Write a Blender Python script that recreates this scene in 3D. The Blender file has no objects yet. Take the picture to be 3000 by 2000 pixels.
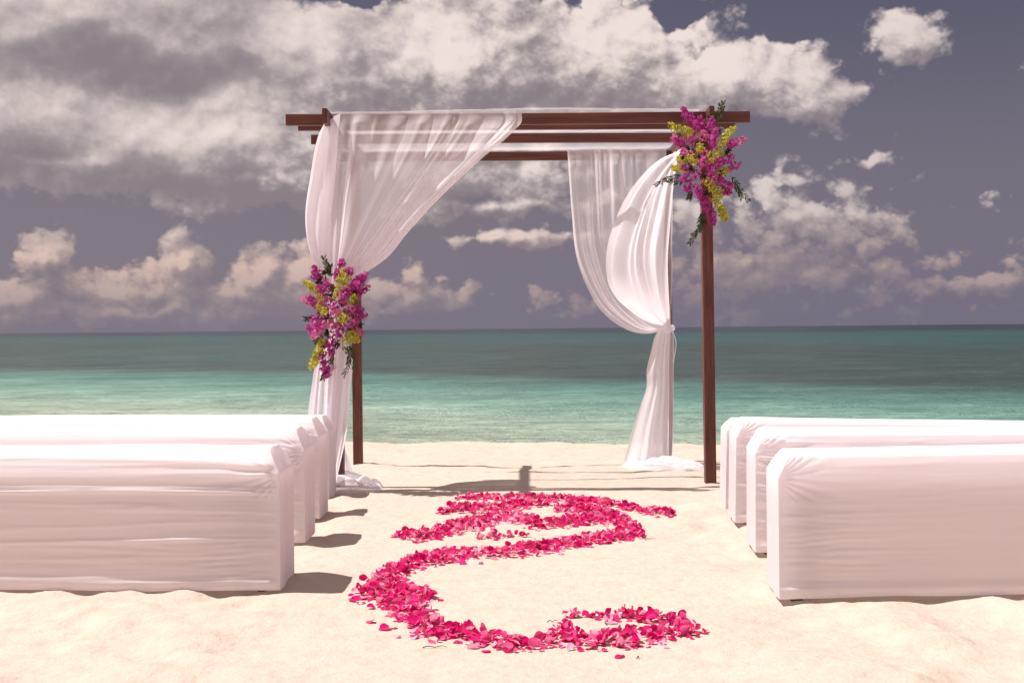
import bpy, math, random
import numpy as np
from mathutils import Vector, Matrix

random.seed(7)
R = math.radians
scene = bpy.context.scene
col = scene.collection

# ------------------------------------------------------------------ camera
F, CX, HY, ROLL, CAMH = 3700.0, 1500.0, 962.0, 0.0093, 1.144     # measured on the 3000 px wide photograph
cd = bpy.data.cameras.new('camera'); cam = bpy.data.objects.new('camera', cd); col.objects.link(cam)
cd.sensor_width = 36.0; cd.lens = 36.0 * F / 3000.0
cd.shift_y = -38.0 / 3000.0
cd.clip_start = 0.1; cd.clip_end = 20000.0
cam.matrix_world = Matrix.Translation((0, 0, CAMH)) @ Matrix.Rotation(R(90), 4, 'X') @ Matrix.Rotation(-math.atan(ROLL), 4, 'Z')
scene.camera = cam

# ------------------------------------------------------------------ sun and exposure
SUN_EL, SUN_BACK = 62.5, 3.0                                     # sun from the left, a little behind the arch
sl = bpy.data.lights.new('sun', 'SUN'); sl.energy = 5.0; sl.angle = R(0.53); sl.color = (1.0, 0.935, 0.885)
so = bpy.data.objects.new('sun', sl); col.objects.link(so)
sdir = Vector((-math.cos(R(SUN_EL)) * math.cos(R(SUN_BACK)), math.cos(R(SUN_EL)) * math.sin(R(SUN_BACK)), math.sin(R(SUN_EL))))
so.rotation_euler = sdir.to_track_quat('Z', 'Y').to_euler()
scene.view_settings.view_transform = 'Standard'; scene.view_settings.look = 'None'
scene.view_settings.exposure = 0.34; scene.view_settings.gamma = 1.0
scene.view_settings.use_curve_mapping = False
scene.render.engine = 'CYCLES'
scene.cycles.max_bounces = 10; scene.cycles.transparent_max_bounces = 24
scene.cycles.diffuse_bounces = 5

# ------------------------------------------------------------------ node helpers
class NT:
    def __init__(s, tree): s.t = tree; s.n = tree.nodes; s.l = tree.links
    def _in(s, sock, v):
        if v is None: return
        if isinstance(v, bpy.types.NodeSocket): s.l.new(v, sock)
        else:
            try: sock.default_value = v
            except Exception: sock.default_value = tuple(v) + (1.0,)
    def m(s, op, a, b=None, c=None, clamp=False):
        n = s.n.new('ShaderNodeMath'); n.operation = op; n.use_clamp = clamp
        s._in(n.inputs[0], a); s._in(n.inputs[1], b); s._in(n.inputs[2], c)
        return n.outputs[0]
    def v(s, op, a, b=None, sc=None):
        n = s.n.new('ShaderNodeVectorMath'); n.operation = op
        s._in(n.inputs[0], a); s._in(n.inputs[1], b)
        if sc is not None: s._in(n.inputs['Scale'], sc)
        return n.outputs['Value'] if op in ('LENGTH', 'DOT_PRODUCT', 'DISTANCE') else n.outputs['Vector']
    def noise(s, vec, scale, detail=4, rough=0.5, dist=0.0, out='Fac'):
        n = s.n.new('ShaderNodeTexNoise'); n.noise_dimensions = '3D'
        s._in(n.inputs['Vector'], vec); s._in(n.inputs['Scale'], scale); n.inputs['Detail'].default_value = detail
        n.inputs['Roughness'].default_value = rough; n.inputs['Distortion'].default_value = dist
        return n.outputs[out]
    def smooth(s, x, lo, hi, a=0.0, b=1.0, kind='SMOOTHSTEP'):
        n = s.n.new('ShaderNodeMapRange'); n.interpolation_type = kind
        s._in(n.inputs['Value'], x); s._in(n.inputs['From Min'], lo); s._in(n.inputs['From Max'], hi)
        s._in(n.inputs['To Min'], a); s._in(n.inputs['To Max'], b)
        return n.outputs['Result']
    def mix(s, f, a, b, mode='MIX'):
        n = s.n.new('ShaderNodeMix'); n.data_type = 'RGBA'; n.blend_type = mode
        s._in(n.inputs['Factor'], f)
        s._in([i for i in n.inputs if i.name == 'A' and i.type == 'RGBA'][0], a)
        s._in([i for i in n.inputs if i.name == 'B' and i.type == 'RGBA'][0], b)
        return [o for o in n.outputs if o.type == 'RGBA'][0]
    def ramp(s, x, stops, interp='LINEAR'):
        n = s.n.new('ShaderNodeValToRGB'); s._in(n.inputs[0], x); cr = n.color_ramp; cr.interpolation = interp
        while len(cr.elements) < len(stops): cr.elements.new(0.5)
        for e, (p, c) in zip(cr.elements, stops):
            e.position = p; e.color = tuple(c) + (1.0,)
        return n.outputs[0]
    def sep(s, vec):
        n = s.n.new('ShaderNodeSeparateXYZ'); s._in(n.inputs[0], vec); return n.outputs
    def com(s, x=0.0, y=0.0, z=0.0):
        n = s.n.new('ShaderNodeCombineXYZ')
        for i, q in enumerate((x, y, z)): s._in(n.inputs[i], q)
        return n.outputs[0]
    def bump(s, h, strength, dist):
        n = s.n.new('ShaderNodeBump'); s._in(n.inputs['Height'], h); n.inputs['Strength'].default_value = strength
        n.inputs['Distance'].default_value = dist
        return n.outputs[0]

# ------------------------------------------------------------------ sky: physical sky plus broken cumulus, all in direction space
world = bpy.data.worlds.new('World'); world.cycles.sampling_method = 'MANUAL'; world.cycles.sample_map_resolution = 512; scene.world = world; world.use_nodes = True
w = NT(world.node_tree); w.n.clear()
tc = w.n.new('ShaderNodeTexCoord'); D = w.v('NORMALIZE', tc.outputs['Generated'])
dx, dy, dz = w.sep(D)
AZ = w.m('ARCTAN2', dx, dy); EL = w.m('ARCSINE', dz)
sky = w.n.new('ShaderNodeTexSky'); sky.sky_type = 'NISHITA'; sky.sun_disc = False
sky.sun_elevation = R(SUN_EL); sky.sun_rotation = math.atan2(sdir.x, sdir.y)
sky.air_density = 1.0; sky.dust_density = 1.2; sky.ozone_density = 1.0
def ang(x, y):                                                    # cloud position on the 2352 px wide view -> azimuth, elevation
    X, Y = x * 1.27551, y * 1.27551
    return ((X - CX) / F, (HY - ROLL * (X - CX) - Y) / F)
CLOUDS = [(120,40,700,250,1.9),(40,300,560,185,1.9),(380,180,300,120,1.6),(520,330,470,165,1.9),(780,190,460,210,1.6),(1080,150,440,200,1.5),
          (1400,150,330,180,1.35),(1660,190,290,110,1.2),(1850,250,110,75,.9),(610,420,330,75,1.7),(2050,120,105,55,.95),
          (180,400,430,68,1.8),(1010,400,300,90,1.1),(1230,390,150,90,.75),(1130,470,300,34,.75),(1180,545,170,24,.75),(1000,500,150,26,.55),
          (145,600,62,68,1.2),(85,690,120,55,1.1),(285,675,170,60,1.15),(435,605,66,70,1.3),(380,660,90,60,1.1),(600,645,72,72,1.2),(540,690,150,50,1.05),(715,630,58,62,1.15),(800,700,180,40,.7),(380,715,420,40,1.2),
          (960,680,140,48,.85),(965,640,34,26,.9),(1060,665,40,26,.8),(1245,690,42,40,.7),(1330,705,55,26,.45),
          (1755,450,50,45,.95),(1860,510,130,48,.72),(1960,500,50,42,.75),(1690,600,150,75,.72),(1800,580,290,130,.38),
          (1850,645,220,50,.55),(1985,580,34,30,.8),(1975,382,55,18,.55),(2180,655,230,18,.42),(1620,520,80,90,.7)]
HOLES = [(825,0,70,38,1.0),(1560,40,62,52,1.3),(1320,25,26,34,.6),(1800,70,110,60,.8)]
# large soft light and grey masses inside the cloud deck: (x, y, rx, ry, amount)
TONES = [(330,185,330,60,-.75),(650,165,260,60,-.30),(120,30,260,110,.30),(690,60,140,120,.38),(830,90,90,110,-.30),(470,320,260,85,.40),(130,250,200,60,.20),(600,455,460,48,-.62),(150,400,420,45,-.50),
         (900,380,300,60,-.35),(1010,130,130,100,.32),(880,270,200,60,.05),(1300,230,240,60,-.22),(1250,60,90,90,-.15),(1470,110,170,110,.34),(1700,190,200,80,.30),(1860,250,90,60,.18),
         (1120,480,200,26,-.30),(1170,540,190,24,.22),(1350,215,120,60,-.15),(560,230,140,60,.15),(1000,330,140,60,-.15),(300,90,200,60,.12)]
def ell(p, x, y, rx, ry):
    c = ang(x, y)
    return w.v('LENGTH', w.v('DIVIDE', w.v('SUBTRACT', p, (c[0], c[1], 0)), (rx * 1.27551 / F, ry * 1.27551 / F, 1.0)))
def warp(Dv, uv, amt=.04, sc=30.0):
    return w.v('ADD', uv, w.v('MULTIPLY', w.v('SUBTRACT', w.noise(Dv, sc, 3, .6, 0, 'Color'), (0.5, 0.5, 0.5)), (amt, amt * .8, 0.0)))
def density(Dv, uv):
    acc = None; p = warp(Dv, uv)
    for (x, y, rx, ry, wt) in CLOUDS:
        q = w.m('MULTIPLY_ADD', ell(p, x, y, rx, ry), -wt, wt)
        acc = q if acc is None else w.m('SMOOTH_MAX', acc, q, 0.2)
    for (x, y, rx, ry, wt) in HOLES:
        acc = w.m('SUBTRACT', acc, w.m('MULTIPLY', w.m('MAXIMUM', w.m('MULTIPLY_ADD', ell(p, x, y, rx, ry), -wt, wt), 0.0), 1.6))
    acc = w.m('MAXIMUM', acc, -0.5)
    # unseen broken cloud round the horizon, cover raised to brighten shaded surfaces
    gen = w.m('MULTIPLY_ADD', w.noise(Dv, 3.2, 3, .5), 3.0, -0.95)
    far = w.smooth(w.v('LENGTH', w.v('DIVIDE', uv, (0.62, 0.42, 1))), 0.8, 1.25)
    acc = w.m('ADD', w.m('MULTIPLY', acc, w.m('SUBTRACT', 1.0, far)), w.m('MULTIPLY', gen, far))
    sv = w.v('MULTIPLY', Dv, (1.0, 1.0, 1.3))
    n = w.noise(sv, 15.0, 5, .58, .25)
    vn = w.n.new('ShaderNodeTexVoronoi'); vn.feature = 'F1'; vn.normalize = True; vn.voronoi_dimensions = '3D'
    w.l.new(w.v('ADD', sv, w.v('MULTIPLY', w.noise(Dv, 70.0, 2, .6, 0, 'Color'), (.012, .012, .012))), vn.inputs['Vector'])
    vn.inputs['Scale'].default_value = 36.0; vn.inputs['Detail'].default_value = 3.0; vn.inputs['Roughness'].default_value = .55
    n2 = w.m('SUBTRACT', .34, vn.outputs['Distance'])
    d = w.m('ADD', acc, w.m('MULTIPLY_ADD', n, 1.35, -0.675))
    return w.m('ADD', d, w.m('MULTIPLY', n2, 2.2))
uv0 = w.com(AZ, EL, 0.0)
def shifted(du, dv):
    return density(w.v('ADD', D, (du, 0.0, dv)), w.v('ADD', uv0, (du, dv, 0.0)))
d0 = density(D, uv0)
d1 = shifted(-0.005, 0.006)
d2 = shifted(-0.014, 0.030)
alpha = w.smooth(d0, 0.0, w.smooth(w.m('SUBTRACT', EL, w.m('MULTIPLY', AZ, .1)), .04, .10, .30, .42))
soft = w.smooth(w.m('ADD', AZ, w.m('MULTIPLY', EL, -1.0)), -.46, -.20)     # the left of the deck is out of the sun and smoother
rel = w.m('ADD', w.m('MULTIPLY', w.m('SUBTRACT', d0, d1), .85), w.m('MULTIPLY', w.m('SUBTRACT', d0, d2), .42))
lowc = w.smooth(EL, 0.075, 0.055)
rel = w.m('MULTIPLY', rel, w.m('MAXIMUM', w.smooth(soft, 0, 1, .40, 1.0), w.m('MULTIPLY', lowc, .95)))
pt = warp(D, uv0, .10, 13.0); tone = None
for (x, y, rx, ry, wt) in TONES:
    q = w.m('MULTIPLY', w.smooth(ell(pt, x, y, rx * 1.25, ry * 1.4), 1.0, 0.0), wt)
    tone = q if tone is None else w.m('ADD', tone, q)
lit = w.m('ADD', w.m('ADD', rel, w.m('MULTIPLY', tone, .95)), w.smooth(EL, 0.05, 0.10, .40, .44))
lit = w.m('ADD', lit, w.m('MULTIPLY_ADD', w.noise(w.v('MULTIPLY', D, (1, 1, 1.6)), 16.0, 4, .5, .4), w.smooth(soft, 0, 1, .50, .62), w.smooth(soft, 0, 1, -.25, -.31)))
lit = w.smooth(lit, -.35, 1.35)
ccol = w.ramp(lit, [(0.0, (.205,.172,.188)), (0.3, (.285,.240,.252)), (0.6, (.45,.380,.375)), (1.0, (.70,.60,.56))])
lcol = w.ramp(lit, [(0.0, (.20,.160,.185)), (0.4, (.26,.205,.215)), (0.75, (.38,.285,.265)), (1.0, (.58,.43,.37))])
ccol = w.mix(w.smooth(EL, 0.05, 0.10), lcol, ccol)
base = w.mix(1.0, sky.outputs[0], (.042,.028,.0275), 'MULTIPLY')
hz = w.mix(w.smooth(AZ, -.35, .38), (.172,.155,.195), (.142,.130,.185))
base = w.mix(w.m('MULTIPLY', w.smooth(EL, 0.24, 0.0), .92), base, hz)
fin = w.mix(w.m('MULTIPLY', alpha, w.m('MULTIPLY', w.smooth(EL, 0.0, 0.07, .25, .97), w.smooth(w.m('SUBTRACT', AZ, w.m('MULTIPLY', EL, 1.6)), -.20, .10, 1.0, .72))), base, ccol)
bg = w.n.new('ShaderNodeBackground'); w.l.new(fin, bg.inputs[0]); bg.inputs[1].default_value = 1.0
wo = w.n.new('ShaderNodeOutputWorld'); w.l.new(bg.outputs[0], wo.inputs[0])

# ------------------------------------------------------------------ placement helpers
def at(px, py, Y):
    """world point at depth Y that stands where the photograph shows (px, py)"""
    u, v = px - CX, HY - py
    n = math.hypot(1, ROLL); c, s = 1 / n, ROLL / n
    ur, vr = u * c + v * s, -u * s + v * c
    return Vector((ur * Y / F, Y, CAMH + vr * Y / F))

def _hash(ix, iy, seed):
    h = (ix.astype(np.int64) * 374761393 + iy.astype(np.int64) * 668265263 + seed * 2147483647) & 0xffffffff
    h = ((h ^ (h >> 13)) * 1274126177) & 0xffffffff
    return ((h ^ (h >> 16)) & 0xffff) / 65535.0
def vnoise(x, y, seed=0):
    x = np.asarray(x, float); y = np.asarray(y, float)
    ix, iy = np.floor(x), np.floor(y); fx, fy = x - ix, y - iy
    fx = fx * fx * fx * (fx * (fx * 6 - 15) + 10); fy = fy * fy * fy * (fy * (fy * 6 - 15) + 10)
    a, b = _hash(ix, iy, seed), _hash(ix + 1, iy, seed)
    c, d = _hash(ix, iy + 1, seed), _hash(ix + 1, iy + 1, seed)
    return (a * (1 - fx) + b * fx) * (1 - fy) + (c * (1 - fx) + d * fx) * fy * 1.0 - 0.5 + 0.0
def fbm(x, y, seed=0, o=4, g=.5):
    r = 0; a = 1.0; f = 1.0
    for k in range(o):
        r = r + a * vnoise(x * f + 17.3 * k, y * f - 9.1 * k, seed + k); a *= g; f *= 2.03
    return r
def ground(x, y):
    x = np.asarray(x, float); y = np.asarray(y, float)
    base = np.where(y > 9.18, -0.0255 * (y - 9.18), 0.0)
    berm = 13.85 - 0.30 * x + 0.5 * fbm(x * .7, y * 0 + 3.3, 5, 3)
    d = y - berm
    base = base - np.where(d > 0, 0.03 * d + 0.12 * np.minimum(d, 1.2) ** 2 * .8 + np.maximum(d - 1.2, 0) * .2, 0)
    amp = np.clip((30 - y) / 12, 0.15, 1)
    bumps = 0.035 * fbm(x * .9, y * .9, 11, 3) + 0.020 * fbm(x * 3.1, y * 3.1, 21, 3) + 0.007 * fbm(x * 11, y * 11, 31, 3)
    foot = np.abs(fbm(x * 2.2 + 4, y * 2.2, 41, 2))
    rough = np.clip((y - 9.0) / 2.0, 0.0, 1.0)
    near = np.clip((np.abs(x) - 0.7) / .5, .30, 1.0)
    mounds = np.clip(fbm(x * 3.3 + 9, y * 2.6, 51, 3), -.35, .6) * .060 * np.clip((np.abs(x) - .75) / .35, 0, 1) * np.clip((9.0 - y) / .5, 0, 1) - .007 * np.clip((np.abs(x) - .85) / .3, 0, 1) * np.clip((8.6 - y) / .5, 0, 1)
    for qx, qy in ((-1.26, 9.18), (1.44, 9.21), (-1.34, 11.02), (1.36, 11.06)):
        r2 = (x - qx) ** 2 + (y - qy) ** 2; mounds = mounds + .010 * np.exp(-r2 / .022) * (1 + .8 * vnoise(x * 9, y * 9, 71))
    return base + mounds + amp * bumps * (near * .8 + .5 * rough) + (foot - .2) * .022 * (.6 + rough * .6)

# ------------------------------------------------------------------ object helpers
def prop(o, label=None, cat=None, group=None, kind=None):
    for k, v in (('label', label), ('category', cat), ('group', group), ('kind', kind)):
        if v: o[k] = v
    return o
def mesh_obj(name, verts, faces, mat, parent=None, smooth=True, mesh=None):
    if mesh is None:
        mesh = bpy.data.meshes.new(name); mesh.from_pydata([tuple(v) for v in verts], [], [tuple(f) for f in faces])
        mesh.materials.append(mat); mesh.polygons.foreach_set('use_smooth', [smooth] * len(mesh.polygons)); mesh.update()
    o = bpy.data.objects.new(name, mesh); col.objects.link(o)
    if parent is not None: o.parent = parent
    return o
def empty(name, loc, rz=0.0):
    o = bpy.data.objects.new(name, None); col.objects.link(o); o.location = loc; o.rotation_euler = (0, 0, rz)
    o.empty_display_size = .1
    return o
def grid_faces(nu, nv, wrap=False):
    f = []
    for i in range(nu - 1):
        for j in range(nv - 1 if not wrap else nv):
            k = (j + 1) % nv
            f.append((i * nv + j, (i + 1) * nv + j, (i + 1) * nv + k, i * nv + k))
    return f
def grid_mesh(name, P, mat, parent=None, flip=False):
    """P: array (nu, nv, 3)"""
    nu, nv = P.shape[:2]
    idx = np.arange(nu * nv).reshape(nu, nv)
    q = np.stack([idx[:-1, :-1], idx[1:, :-1], idx[1:, 1:], idx[:-1, 1:]], -1).reshape(-1, 4)
    if flip: q = q[:, ::-1]
    me = bpy.data.meshes.new(name)
    me.vertices.add(nu * nv); me.vertices.foreach_set('co', P.reshape(-1).astype(np.float32))
    me.loops.add(q.size); me.loops.foreach_set('vertex_index', q.reshape(-1).astype(np.int32))
    me.polygons.add(len(q)); me.polygons.foreach_set('loop_start', np.arange(0, q.size, 4, dtype=np.int32))
    me.polygons.foreach_set('loop_total', np.full(len(q), 4, dtype=np.int32))
    me.update(calc_edges=True); me.polygons.foreach_set('use_smooth', [True] * len(q)); me.materials.append(mat)
    o = bpy.data.objects.new(name, me); col.objects.link(o)
    if parent is not None: o.parent = parent
    return o
def beam(name, a, b, wx, wz, mat, parent, up=Vector((0, 0, 1)), bev=0.004, seed=0):
    """squared timber from a to b with softened arrises, cut into lengths so it can bow a hair"""
    a, b = Vector(a), Vector(b); d = (b - a).normalized()
    s = d.cross(up).normalized(); u = s.cross(d).normalized()
    prof = []
    for (sx, sz) in ((1, 1), (-1, 1), (-1, -1), (1, -1)):
        for (ex, ez) in (((sx, sz * (1 - bev * 2 / wz)), (sx * (1 - bev * 2 / wx), sz)) if sx * sz > 0 else ((sx * (1 - bev * 2 / wx), sz), (sx, sz * (1 - bev * 2 / wz)))):
            prof.append((ex * wx / 2, ez * wz / 2))
    n = 13; vs = []; fs = []
    for i in range(n):
        t = i / (n - 1); c = a.lerp(b, t); bow = 0.004 * math.sin(math.pi * t) * ((seed % 3) - 1)
        for (x, z) in prof: vs.append(c + s * (x + bow * .6) + u * (z + bow))
    m = len(prof)
    for i in range(n - 1):
        for j in range(m): fs.append((i * m + j, i * m + (j + 1) % m, (i + 1) * m + (j + 1) % m, (i + 1) * m + j))
    fs.append(tuple(reversed(range(m)))); fs.append(tuple((n - 1) * m + j for j in range(m)))
    inv = parent.matrix_world.inverted() if parent else Matrix()
    o = mesh_obj(name, [inv @ v for v in vs], fs, mat, parent, smooth=False)
    return o

# ------------------------------------------------------------------ materials
def new_mat(name):
    m = bpy.data.materials.new(name); m.use_nodes = True; t = NT(m.node_tree); t.n.clear()
    t.out = t.n.new('ShaderNodeOutputMaterial')
    return m, t
def principled(t, color, rough=.6, spec=.3, normal=None, **kw):
    p = t.n.new('ShaderNodeBsdfPrincipled'); t._in(p.inputs['Base Color'], color); t._in(p.inputs['Roughness'], rough)
    p.inputs['Specular IOR Level'].default_value = spec
    if normal is not None: t.l.new(normal, p.inputs['Normal'])
    for k, v in kw.items(): t._in(p.inputs[k.replace('_', ' ')], v)
    return p
def obj_co(t): return t.n.new('ShaderNodeTexCoord').outputs['Object']
def geo(t): return t.n.new('ShaderNodeNewGeometry')

# sand
MS, t = new_mat('sand'); P_ = geo(t).outputs['Position']
c = t.mix(t.noise(P_, 1.3, 5, .6), (.54,.447,.380), (.59,.492,.418))
c = t.mix(t.smooth(t.noise(P_, 9.0, 6, .65), .42, .68), c, (.52,.42,.35))
c = t.mix(t.m('MULTIPLY', t.smooth(t.noise(P_, 420.0, 2, .6), .60, .78), .35), c, (.36,.28,.22))
c = t.mix(t.smooth(t.noise(P_, 70.0, 2, .5), .775, .80), c, (.20,.15,.11))
h = t.m('ADD', t.m('MULTIPLY', t.noise(P_, 16, 6, .62), 1.0), t.m('MULTIPLY', t.noise(P_, 160, 3, .6), .12))
t.l.new(principled(t, c, .95, .15, t.bump(h, .55, .035)).outputs[0], t.out.inputs[0])

# sea: opaque body colour by depth of the bottom, rippled glossy surface
MW, t = new_mat('sea_water'); P_ = geo(t).outputs['Position']
px_, py_, pz_ = t.sep(P_)
wob = t.m('MULTIPLY_ADD', t.noise(t.com(t.m('MULTIPLY', px_, .03), t.m('MULTIPLY', py_, .018), 0), 1.0, 5, .6), 1.1, -.55)
lg = t.m('ADD', t.m('LOGARITHM', py_, 10.0), t.m('MULTIPLY', wob, t.smooth(py_, 18, 60, .12, .30)))
lg = t.m('ADD', lg, t.m('MULTIPLY', px_, t.m('DIVIDE', .35, py_)))
tt = t.smooth(lg, 1.2, 3.2, kind='LINEAR')
c = t.ramp(tt, [(0.0, (.43,.50,.375)), (0.06, (.35,.46,.355)), (0.11, (.22,.395,.32)), (0.16, (.105,.260,.215)), (0.195, (.075,.175,.150)), (0.222, (.036,.070,.063)),
                (0.42, (.026,.062,.056)), (0.50, (.020,.080,.075)), (0.66, (.016,.070,.074)), (0.74, (.010,.027,.042)), (1.0, (.008,.018,.032))])
far = t.smooth(py_, 25, 60)
reef = t.smooth(t.noise(t.com(t.m('MULTIPLY', px_, .025), t.m('MULTIPLY', py_, .012), 4.0), 1.0, 5, .65, .4), .50, .66)
c = t.mix(t.m('MULTIPLY', reef, t.m('MULTIPLY', far, .50)), c, (.026,.115,.108))
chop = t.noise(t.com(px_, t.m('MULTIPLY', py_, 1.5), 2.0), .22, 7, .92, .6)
rip = t.smooth(chop, .40, .60)  # wave light and dark painted into the water colour
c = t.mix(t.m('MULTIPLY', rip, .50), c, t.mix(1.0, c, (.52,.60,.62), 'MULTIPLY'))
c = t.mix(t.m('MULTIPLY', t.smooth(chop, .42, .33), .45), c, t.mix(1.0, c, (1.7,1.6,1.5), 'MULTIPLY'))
for fx, fy, am, zz in ((3.4, 5.6, .48, 3.0), (.85, 1.9, .50, 5.0), (.30, .50, .30, 7.0)):  # further wave scales, their light and dark put into the colour too
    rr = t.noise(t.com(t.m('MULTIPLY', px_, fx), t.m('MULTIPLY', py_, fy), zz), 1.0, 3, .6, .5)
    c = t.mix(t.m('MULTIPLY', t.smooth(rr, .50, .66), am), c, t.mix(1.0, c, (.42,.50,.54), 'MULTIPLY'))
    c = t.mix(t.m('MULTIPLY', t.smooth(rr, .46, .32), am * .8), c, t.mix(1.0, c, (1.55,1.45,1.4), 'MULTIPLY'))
h1 = t.noise(t.com(t.m('MULTIPLY', px_, .55), t.m('MULTIPLY', py_, .95), 0), 1.6, 6, .62, .5)
h2 = t.noise(t.com(t.m('MULTIPLY', px_, .05), t.m('MULTIPLY', py_, .11), 0), 1.6, 4, .6, .3)
h = t.m('ADD', t.m('MULTIPLY', h1, .50), t.m('MULTIPLY', h2, 2.2))
h = t.m('ADD', h, t.m('MULTIPLY', chop, .8))
t.l.new(principled(t, c, .30, .20, t.bump(h, .9, .6)).outputs[0], t.out.inputs[0])

# stained wood
def wood(name, dark, light):
    m, t = new_mat(name); g = obj_co(t)
    gx, gy, gz = t.sep(g)
    oi = t.n.new('ShaderNodeObjectInfo').outputs['Random']
    nrm = geo(t).outputs['True Normal']
    n1 = t.noise(t.v('ADD', t.v('MULTIPLY', g, (1.6, 9.0, 40.0)), t.com(t.m('MULTIPLY', oi, 30), 0, 0)), 1.0, 6, .62, .8)
    n2 = t.noise(t.v('MULTIPLY', g, (70.0, 70.0, 4.0)), 1.0, 4, .6)
    return m, t, g, n1, n2
def make_wood(name, horizontal):
    m, t, g, n1, n2 = wood(name, None, None)
    f = t.smooth(n1 if horizontal else n2, .30, .72)
    c = t.mix(f, (.085,.027,.020), (.175,.062,.045))
    c = t.mix(t.smooth(t.noise(g, 3.0, 3, .5), .45, .75, 0, .5), c, (.12,.040,.030))
    t.l.new(principled(t, c, .48, .35, t.bump(f, .35, .002)).outputs[0], t.out.inputs[0])
    return m
MWH, MWV = make_wood('stained_wood_beam', True), make_wood('stained_wood_post', False)

# sheer voile: threads cover more of the view where the cloth turns edge-on
def make_sheer(name, a0, colr, transl=.5):
    m, t = new_mat(name); g = geo(t)
    ly = t.n.new('ShaderNodeAttribute'); ly.attribute_name = 'layers'
    lay = t.m('MAXIMUM', ly.outputs['Fac'], 0.22)
    cosv = t.m('MAXIMUM', t.m('ABSOLUTE', t.v('DOT_PRODUCT', g.outputs['Normal'], g.outputs['Incoming'])), .12)
    op = t.m('SUBTRACT', 1.0, t.m('POWER', 1.0 - a0, t.m('DIVIDE', lay, cosv)))
    d = t.n.new('ShaderNodeBsdfDiffuse'); d.inputs[0].default_value = colr + (1,)
    tr = t.n.new('ShaderNodeBsdfTranslucent'); tr.inputs[0].default_value = colr + (1,)
    mx = t.n.new('ShaderNodeMixShader'); mx.inputs[0].default_value = transl
    t.l.new(d.outputs[0], mx.inputs[1]); t.l.new(tr.outputs[0], mx.inputs[2])
    tp = t.n.new('ShaderNodeBsdfTransparent')
    m2 = t.n.new('ShaderNodeMixShader'); t.l.new(op, m2.inputs[0]); t.l.new(tp.outputs[0], m2.inputs[1]); t.l.new(mx.outputs[0], m2.inputs[2])
    t.l.new(m2.outputs[0], t.out.inputs[0])
    return m
MSH = make_sheer('white_sheer_voile', .53, (.98,.94,.985), .60)
MST = make_sheer('doubled_voile', .80, (.97,.93,.98), .5)
MSR = make_sheer('white_canopy_voile', .27, (.96,.91,.92), .6)
MSP = make_sheer('gathered_voile', .88, (.92,.89,.96), .4)

# stretch cover of the benches
MC, t = new_mat('white_stretch_fabric'); g = obj_co(t)
wv = t.noise(t.v('MULTIPLY', g, (2.0, 30.0, 60.0)), 1.0, 4, .55)
nb = t.bump(wv, .25, .004)
p1 = principled(t, (.965,.905,.94), .85, .1, nb)
p1.inputs['Sheen Weight'].default_value = .15
tr = t.n.new('ShaderNodeBsdfTranslucent'); tr.inputs[0].default_value = (.965,.90,.93,1)
mx = t.n.new('ShaderNodeMixShader'); mx.inputs[0].default_value = .42
t.l.new(p1.outputs[0], mx.inputs[1]); t.l.new(tr.outputs[0], mx.inputs[2]); t.l.new(mx.outputs[0], t.out.inputs[0])
MB_, t = new_mat('white_painted_board'); g = obj_co(t)
t.l.new(principled(t, t.mix(t.noise(g, 20, 4, .6), (.74,.70,.66), (.80,.77,.73)), .6, .2).outputs[0], t.out.inputs[0])
ML, t = new_mat('dark_bench_timber'); g = obj_co(t)
t.l.new(principled(t, t.mix(t.noise(g, 30, 4, .6), (.05,.03,.02), (.12,.075,.05)), .7, .2).outputs[0], t.out.inputs[0])

def make_petal(name, a, b, c3):
    m, t = new_mat(name); oi = t.n.new('ShaderNodeObjectInfo'); at_ = t.n.new('ShaderNodeAttribute'); at_.attribute_name = 'tone'
    tone = at_.outputs['Fac']
    col_ = t.ramp(tone, [(0.0, a), (.55, b), (.80, b), (1.0, c3)])
    gg = geo(t); back = t.m('MULTIPLY', gg.outputs['Backfacing'], .16)
    col_ = t.mix(back, col_, c3)
    veins = t.noise(gg.outputs['Position'], 120, 3, .6)
    col_ = t.mix(t.m('MULTIPLY', t.smooth(veins, .4, .7), .25), col_, t.mix(1.0, col_, (.7,.6,.7), 'MULTIPLY'))
    p = principled(t, col_, .5, .2)
    tr = t.n.new('ShaderNodeBsdfTranslucent'); t.l.new(col_, tr.inputs[0])
    mx = t.n.new('ShaderNodeMixShader'); mx.inputs[0].default_value = .35
    t.l.new(p.outputs[0], mx.inputs[1]); t.l.new(tr.outputs[0], mx.inputs[2]); t.l.new(mx.outputs[0], t.out.inputs[0])
    return m
MP = make_petal('rose_petal', (.55,.003,.13), (.80,.009,.215), (.95,.46,.62))
MO = {'M': make_petal('magenta_orchid', (.34,.02,.21), (.60,.07,.38), (.88,.48,.62)),
      'P': make_petal('pink_orchid', (.55,.08,.34), (.76,.22,.44), (.92,.68,.70)),
      'Y': make_petal('yellow_green_orchid', (.33,.34,.02), (.68,.64,.07), (.90,.86,.36))}
MG, t = new_mat('dark_green_leaf'); g = obj_co(t)
t.l.new(principled(t, t.mix(t.noise(g, 25, 3, .6), (.035,.055,.016), (.095,.125,.038)), .55, .3).outputs[0], t.out.inputs[0])
MTW, t = new_mat('dry_twig'); t.l.new(principled(t, (.09,.055,.035), .8, .2).outputs[0], t.out.inputs[0])

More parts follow.
